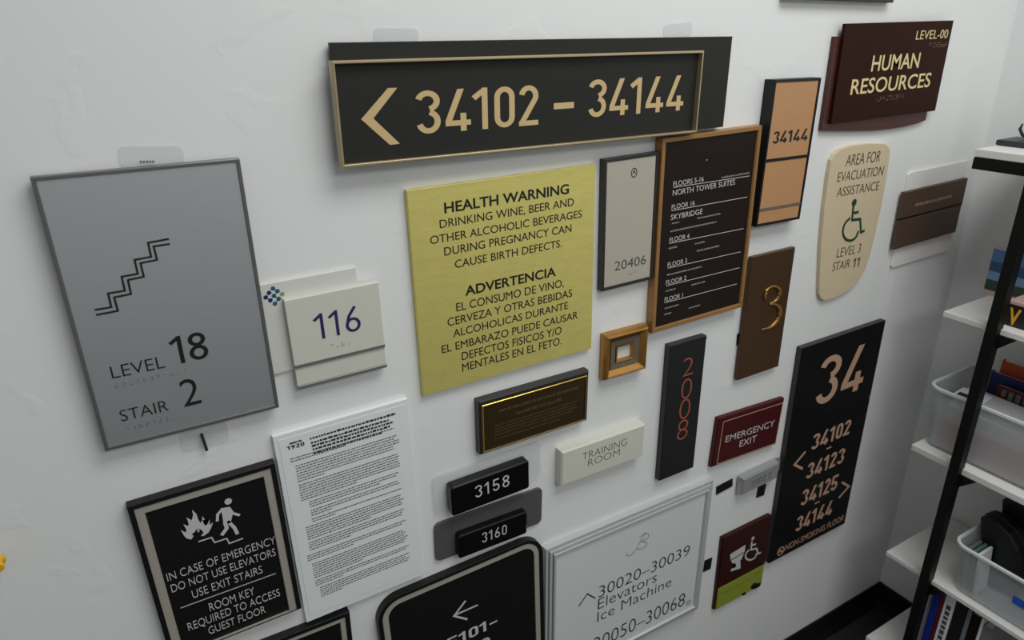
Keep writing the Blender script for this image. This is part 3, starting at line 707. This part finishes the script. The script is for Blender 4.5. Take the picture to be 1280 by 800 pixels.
# restroom sign
s = Sign('restroom_sign', 'dark red accessible restroom sign with a lime lower strip', 'sign', [(903.4, 673.4), (964, 644), (951, 732), (893.8, 763)], .012)
Rr = crop(880, 560, 3.633)
s.plate('backing', s.rect(), -.0006, -.0085, M['oxblood'])
UP = s.plate('upper_panel', s.prect([Rr(85, 412), Rr(305, 305), Rr(279, 527), Rr(71, 632)]), -.0085, -.012, M['oxblood'])
LP = s.plate('lower_panel', s.prect([Rr(71, 635), Rr(278, 530), Rr(255, 625), Rr(52, 736)]), -.0085, -.012, M['lime'], label='lime green lower strip')
q = lambda *L: [Rr(*p) for p in L]
s.wheelchair(Rr(222, 410), .0058, [q((217, 424), (213, 462), (238, 456), (246, 480), (258, 474)), q((216, 442), (236, 436))], q((205, 462), (189, 482), (192, 502), (212, 508), (232, 496), (238, 478)), .0052, M['white_ink'])
s.graphic('toilet_symbol', [s.uvs(q((118, 484), (188, 440), (184, 470), (120, 508))), s.uvs(q((122, 512), (182, 476), (168, 508), (150, 524), (130, 524))), s.uvs(q((142, 520), (164, 510), (166, 546), (120, 560), (124, 548), (146, 540)))], M['white_ink'], parent=UP)
olive = mat('olive_print', (118, 128, 44), .5)
for a, b in (((82, 664), (205, 600)), ((228, 580), (256, 566))):
    bm = bmesh.new(); s.bars(Rr(*a), Rr(*b), .010, None, bm=bm, wmin=.6, wmax=1.4); obj('lettering', bm, olive, LP)
s.graphic('torn_spot', [s.uvs(q((212, 628), (228, 612), (246, 615), (257, 608), (254, 628), (232, 640), (214, 642)))], M['ink']); s.graphic('torn_spot', [s.uvs(q((170, 662), (188, 652), (190, 664), (172, 672)))], M['ink'])

# rounded black sign 5101 at the bottom, cut by the frame
s = Sign('directional_sign', 'black rounded sign with left arrow and 5101 at the bottom edge', 'sign', [(470, 756.8), (678.5, 667), (681.5, 850), None], .016)
s.frame('outer_frame', s.rect(.048), [(0, -.0006), (0, -.0155), (.0008, -.016), (.008, -.016), (.0085, -.0006)], M['black'])
s.frame('inner_frame', s.rect(.0395, .0086), [(0, -.0006), (0, -.0135), (.001, -.0145), (.0120, -.0145), (.0130, -.0006)], M['pewter'], 'grey pewter inner border')
s.plate('panel', s.rect(.0265, .0217), -.004, -.0135, M['black'])
s.front = -.0135
V4 = crop(340, 660, 3.368)
v4 = lambda *L: s.uvs([V4(*p) for p in L])
s.graphic('arrow', ribbon(v4((815, 306), (766, 370), (822, 384)), .0042) + ribbon(v4((766, 368), (866, 324)), .0036), M['white_ink'])
s.text('5101-', V4(734, 470), V4(950, 400), V4(905, 430), V4(903, 390), M['white_ink'], stroke=.14)
s.text('5130', V4(728, 540), V4(918, 480), V4(900, 510), V4(898, 463), M['white_ink'], stroke=.14)

# black-and-grey sign corner at the bottom
s = Sign('framed_sign', 'corner of a black sign with grey inner border at the bottom edge', 'sign', [(268, 828), (433.5, 768.4), (455, 900), None], .016)
s.plate('panel', s.rect(e=.0185), -.004, -.011, M['black'])
s.frame('outer_frame', s.rect(), [(0, -.0006), (0, -.0155), (.0005, -.016), (.0085, -.016), (.0085, -.0006)], M['black'])
s.frame('inner_frame', s.rect(e=.0086), [(0, -.0006), (0, -.0145), (.009, -.0145), (.010, -.010), (.010, -.0006)], M['pewter'], 'grey pewter inner border')

# dark sign whose lower edge shows at the top
s = Sign('framed_sign', 'dark sign showing only its lower edge at the top of the photo', 'sign', [(990, -70), (1134, -72), (1114, 0.8), (984, 1)], .016)
s.plate('panel', s.rect(e=.006), -.004, -.013, M['slate'])
s.frame('frame', s.rect(), [(0, -.0006), (0, -.0155), (.0005, -.016), (.0055, -.016), (.006, -.0145), (.006, -.0006)], M['dark_frame'])

# push pin at the left edge
x, z = on_y((-2, 707), -.02)
t = thing('push_pin', 'yellow push pin at the left edge of the wall', 'push pin', (x, 0, z))
bm = bmesh.new(); loft(bm, [[(r * math.cos(2 * math.pi * i / 16), y, r * math.sin(2 * math.pi * i / 16)) for i in range(16)] for r, y in ((.004, -.006), (.0075, -.007), (.0075, -.009), (.0045, -.011), (.0042, -.019), (.0068, -.021), (.0072, -.025), (.006, -.0265))])
obj('head', bm, M['yellow'], t); obj('needle', tube_bm([(0, -.0002, 0), (0, -.007, 0)], .0007), M['steel'], t)

# ------------------------------------------------------------------ shelving rack
XF = 1.70; YL, YE = -.153, -.98
rk = thing('shelving_rack', 'white shelves on a black steel frame against the right wall', 'shelf', (XF, YL, ZF))
def rp(name, bm, m, label=None):
    bmesh.ops.translate(bm, verts=bm.verts, vec=(-XF, -YL, -ZF)); return obj(name, bm, m, rk, label)
SH = {0: (-.273, .017), 1: (-.662, .014), 2: (-1.044, .017), 3: (-1.403, .013), 4: (-1.727, .017)}
for i, (zt, th) in SH.items():
    rp('shelf', box_bm(XF, XR - .012, YE, YL + (.014 if i == 0 else 0), zt - th, zt, .0015), M['shelf'], 'white shelf board')
rp('top_bar', box_bm(XF - .001, XF + .022, YE, YL + .013, -.317, -.291, .001), M['post'], 'black top bar')
for y in (-.262, -.87):
    rp('post', box_bm(XF - .020, XF + .008, y - .024, y, ZF, -.318, .0012), M['post'])
for y in (-.325, -.9):
    rp('rear_post', box_bm(XR - .05, XR - .026, y - .022, y, ZF, -.292, .001), M['post'])
for i in (1, 2, 3):
    zt, th = SH[i]
    for y, sg in ((-.2865, -1), (-.8695, 1)):
        bm = bmesh.new(); zz = zt - th - .0005
        loft(bm, [[(x, y, zz), (x, y + sg * .036, zz), (x, y, zz - .036)] for x in (XF - .004, XF + .008)])
        rp('bracket', bm, M['post'])

# clear tubs
def tub(label, x0, x1, y0, y1, zb, zt, taper):
    t = thing('storage_tub', label, 'storage tub', ((x0 + x1) / 2, (y0 + y1) / 2, zb)); cx, cy = t.location.x, t.location.y
    def ring(d, z, r): return [(u, v, z - zb) for u, v in outline(x0 - cx + d, x1 - cx - d, y0 - cy + d, y1 - cy - d, r)]
    h = zt - zb; e = .0022
    bm = bmesh.new()
    loft(bm, [ring(taper + .008, zb + .0005, .02), ring(taper, zb + .008, .024), ring(.006, zt - .006, .03), ring(.006 + e, zt - .006, .028), ring(taper + e, zb + .009, .022), ring(taper + .01, zb + .003, .018)])
    obj('body', bm, M['tub'], t, smooth=False)
    bm = bmesh.new()
    loft(bm, [ring(.0062, zt - .006, .03), ring(0, zt - .007, .036), ring(0, zt - .001, .036), ring(.002, zt, .034), ring(.007, zt, .03), ring(.0085, zt - .005, .028)], closed=True)
    obj('rim', bm, M['tub_rim'], t, 'whiter rolled rim')
    return t
tub('clear plastic tub of papers and booklets on the middle shelf', XF + .0125, 1.955, -.62, -.146, -1.043, -.868, .018)
tb2 = tub('clear plastic tub of black cases and cards on the lower shelf', XF - .004, 1.955, -.78, -.306, -1.402, -1.250, .022)
obj('sticker', box_bm(-.1180, -.1164, .048, .078, .070, .092, .0003), M['blue_label'], tb2, 'blue and white sticker')

def slab(name, label, cat, c, size, rot, m, group=None, ch=.001):
    o = obj(name, box_bm(-size[0] / 2, size[0] / 2, -size[1] / 2, size[1] / 2, 0, size[2], ch), m)
    o.location = c; o.rotation_euler = [math.radians(a) for a in rot]; return tag(o, label, cat, group)
def book(name, label, c, size, rot, cover, group=None):      # spine faces -x; pages show at top
    t = thing(name, label, 'book', c, group); t.rotation_euler = [math.radians(a) for a in rot]
    sx, sy, sz = size; k = min(.002, sy * .18)
    bm = box_bm(0, k, -sy / 2, sy / 2, 0, sz, .0006); box_bm(k * .9, sx, -sy / 2, -sy / 2 + k, 0, sz, .0004, bm); box_bm(k * .9, sx, sy / 2 - k, sy / 2, 0, sz, .0004, bm)
    obj('cover', bm, cover, t); obj('pages', box_bm(k, sx - .004, -sy / 2 + k, sy / 2 - k, .003, sz - .003), M['paper'], t)
    return t
# contents of the upper tub
zt1 = -1.034
slab('pink_folder', 'dusty pink folder stack seen through the front of the middle tub', 'folder', (1.745, -.34, zt1), (.018, .30, .078), (0, 0, 0), M['pink'])
tp = thing('paper_stack', 'pile of white papers lying in the middle clear tub', 'paper', (1.800, -.36, zt1))
for i in range(5):
    o = obj('bundle', box_bm(-.04, .04, -.17, .17, .0285 * i, .0285 * i + .0275, .002), M['pile'], tp); o.rotation_euler = (0, 0, math.radians(rnd.uniform(-2, 2)))
lf = slab('leaflet', 'white leaflet with a red patch on the paper pile in the middle tub', 'leaflet', (1.79, -.225, zt1 + .1423), (.06, .07, .002), (0, 0, 6), M['paper'], ch=.0004)
obj('red_patch', box_bm(-.024, -.004, -.012, .028, .002, .0026), M['red'], lf)
book('booklet', 'orange booklet standing at the back of the middle tub', (1.910, -.345, zt1), (.016, .25, .212), (0, 0, 0), M['orange'])
book('booklet', 'navy booklet leaning in front of the orange booklet', (1.884, -.29, zt1), (.014, .155, .185), (0, 0, 0), M['book_navy'])
b = book('booklet', 'dark red booklet with pale lettering standing behind the paper pile', (1.860, -.34, zt1), (.014, .19, .166), (0, 0, 0), M['book_red'])
for i in range(8):
    hh = rnd.uniform(.008, .014); obj('print_mark', box_bm(-.001, -.0001, .072 - i * .017, .082 - i * .017, .148 - hh, .157), M['green_card'], b)
# contents of the lower tub
zt2 = -1.393
for i, (m, lb) in enumerate((('book_grey', 'grey card packet leaning leftmost in the lower tub'), ('green_card', 'green card packet leaning second in the lower tub'), ('paper', 'white edged card packet leaning by the black case'))):
    slab('card_packet', lb, 'card', (1.758, -.350 - i * .013, zt2), (.056, .007, .124), (-6, 0, 0), M[m])
t = thing('black_case', 'black rounded case leaning out of the lower tub', 'case', (1.825, -.357, zt2))
P = [(0, 0), (-.092, 0), (-.098, .09), (-.090, .13), (-.070, .165), (-.040, .186), (-.012, .190), (0, .184)]
bm = bmesh.new(); loft(bm, [[(x, u, v) for u, v in poly_inset(P, d)] for d, x in ((.004, -.03), (0, -.026), (0, .026), (.004, .03))]); obj('shell', bm, M['book_black'], t)
obj('zip', tube_bm([(0, u, v) for u, v in poly_inset(P, -.0005)[2:]], .0022), M['stand'], t); t.rotation_euler = (math.radians(-13), 0, 0)
slab('black_box', 'flat black box standing behind the rounded black case in the lower tub', 'box', (1.885, -.408, zt2 + .003), (.026, .080, .222), (-12, 0, 0), M['book_black'], ch=.004)
bm = bmesh.new(); bmesh.ops.create_icosphere(bm, subdivisions=4, radius=1)
for v_ in bm.verts:
    n_ = 1 + .13 * math.sin(9 * v_.co.x + 4 * v_.co.z) * math.sin(7 * v_.co.y + 3 * v_.co.x) + .07 * math.sin(23 * v_.co.z + 17 * v_.co.y)
    v_.co = Vector((v_.co.x * .075 * n_, v_.co.y * .075 * n_, v_.co.z * .095 * n_ + .112))
bg = obj('plastic_bag', bm, M['bag'], None, None, True); bg.location = (1.815, -.562, zt2); tag(bg, 'crumpled clear plastic bag beside the black case in the lower tub', 'bag')
obj('blue_header', box_bm(-.05, -.02, .01, .06, .185, .205, .002), M['blue_label'], bg, 'blue printed header')
# books on the bottom shelf
y = -.281; ztop = SH[4][0]
for wd, h, m, lb, nm in ((.006, .27, 'book_grey', 'thin grey booklet beside the black post on the bottom shelf', 'booklet'), (.018, .288, 'book_blue', 'royal blue book on the bottom shelf', 'book'), (.011, .285, 'book_red', 'thin wine red book between the blue and white books', 'book'),
                  (.026, .289, 'paper', 'white book with dark spine lettering on the bottom shelf', 'book'), (.031, .288, 'book_black', 'thick black book right of the white lettered book', 'book'), (.010, .286, 'book_grey', 'slim grey book between two black books', 'book'),
                  (.023, .284, 'espresso', 'dark brown book right of the slim grey book', 'book'), (.007, .286, 'paper', 'thin white book right of the dark brown book', 'booklet'), (.022, .270, 'book_grey', 'grey book at the right end of the bottom shelf row', 'book')):
    bk = book(nm, lb, (1.726, y - wd / 2, ztop + .0003), (.19, wd, h), (0, 0, 0), M[m], 'books on the bottom shelf')
    if lb.startswith('white book'):
        bm = bmesh.new(); zz = h - .03
        for i in range(11):
            hh = rnd.uniform(.010, .016); box_bm(-.0006, -.0001, -.006, .006, zz - hh, zz, 0, bm); zz -= hh + .005
        obj('spine_lettering', bm, M['grey_ink'], bk)
    y -= wd + .0008
# items on the second shelf
z1 = SH[1][0]
t = thing('picture_box', 'flat box with a blue and green landscape cover on the second shelf', 'box', (1.90, -.29, z1 + .0003)); t.rotation_euler = (0, math.radians(0), 0)
obj('box_body', box_bm(0, .022, -.16, .153, 0, .122, .001), M['blush_print'], t)
for a, b, m in ((.090, .1215, 'sky_print'), (.064, .090, 'sea_print'), (.042, .064, 'lake_print'), (.014, .042, 'hill_print')):
    obj('printed_band', box_bm(-.0008, .0001, -.159, .152, a, b), M[m], t)
slab('brown_box', 'reddish brown box behind the blue landscape box', 'box', (1.942, -.33, z1 + .0003), (.030, .30, .19), (0, 0, 0), M['book_brown'])
t = thing('game_box', 'black box with amber letters at the front of the second shelf', 'box', (1.735, -.40, z1 + .0003))
obj('box_body', box_bm(0, .10, -.15, .13, 0, .052, .001), M['book_black'], t); obj('lid', box_bm(0, .10, -.15, .13, .0522, .060, .001), M['blush_print'], t, 'pale pink lid')
for ch, y0, y1 in (('V', .122, .098), ('C', .088, .062)):
    bm = bmesh.new(); V, Fc = glyph_mesh(ch, .03); xa = min(p[0] for p in V); xb = max(p[0] for p in V)
    vs = [bm.verts.new((-.0006, y0 + (p[0] - xa) / (xb - xa) * (y1 - y0), .006 + p[1] / .7 * .038)) for p in V]
    for f in Fc: bm.faces.new([vs[i] for i in f])
    obj('lettering', bm, M['amber_ink'], t)
# dark stand on the top shelf
z0 = SH[0][0]
t = thing('desk_stand', 'dark grey stand with curved prongs on the top shelf', 'stand', (1.84, -.20, z0))
obj('base', box_bm(-.056, .03, -.06, .064, .0003, .013, .004), M['stand'], t)
obj('column', tube_bm([(0, .012, .012), (0, .012, .05), (0, .0, .10), (0, -.012, .22)], [.016, .012, .011, .009], 12), M['stand'], t)
obj('prong', tube_bm([(-.004, .02, .016), (-.004, .036, .022), (-.004, .044, .034), (-.004, .041, .046)], [.005, .004, .0035, .002], 8), M['stand'], t)
obj('prong', tube_bm([(0, .008, .07), (0, .024, .078), (0, .030, .088), (0, .026, .098)], [.005, .004, .003, .002], 8), M['stand'], t)
obj('arm', tube_bm([(0, -.012, .22), (0, .0, .245), (0, .022, .252)], [.009, .007, .006], 10), M['stand'], t)
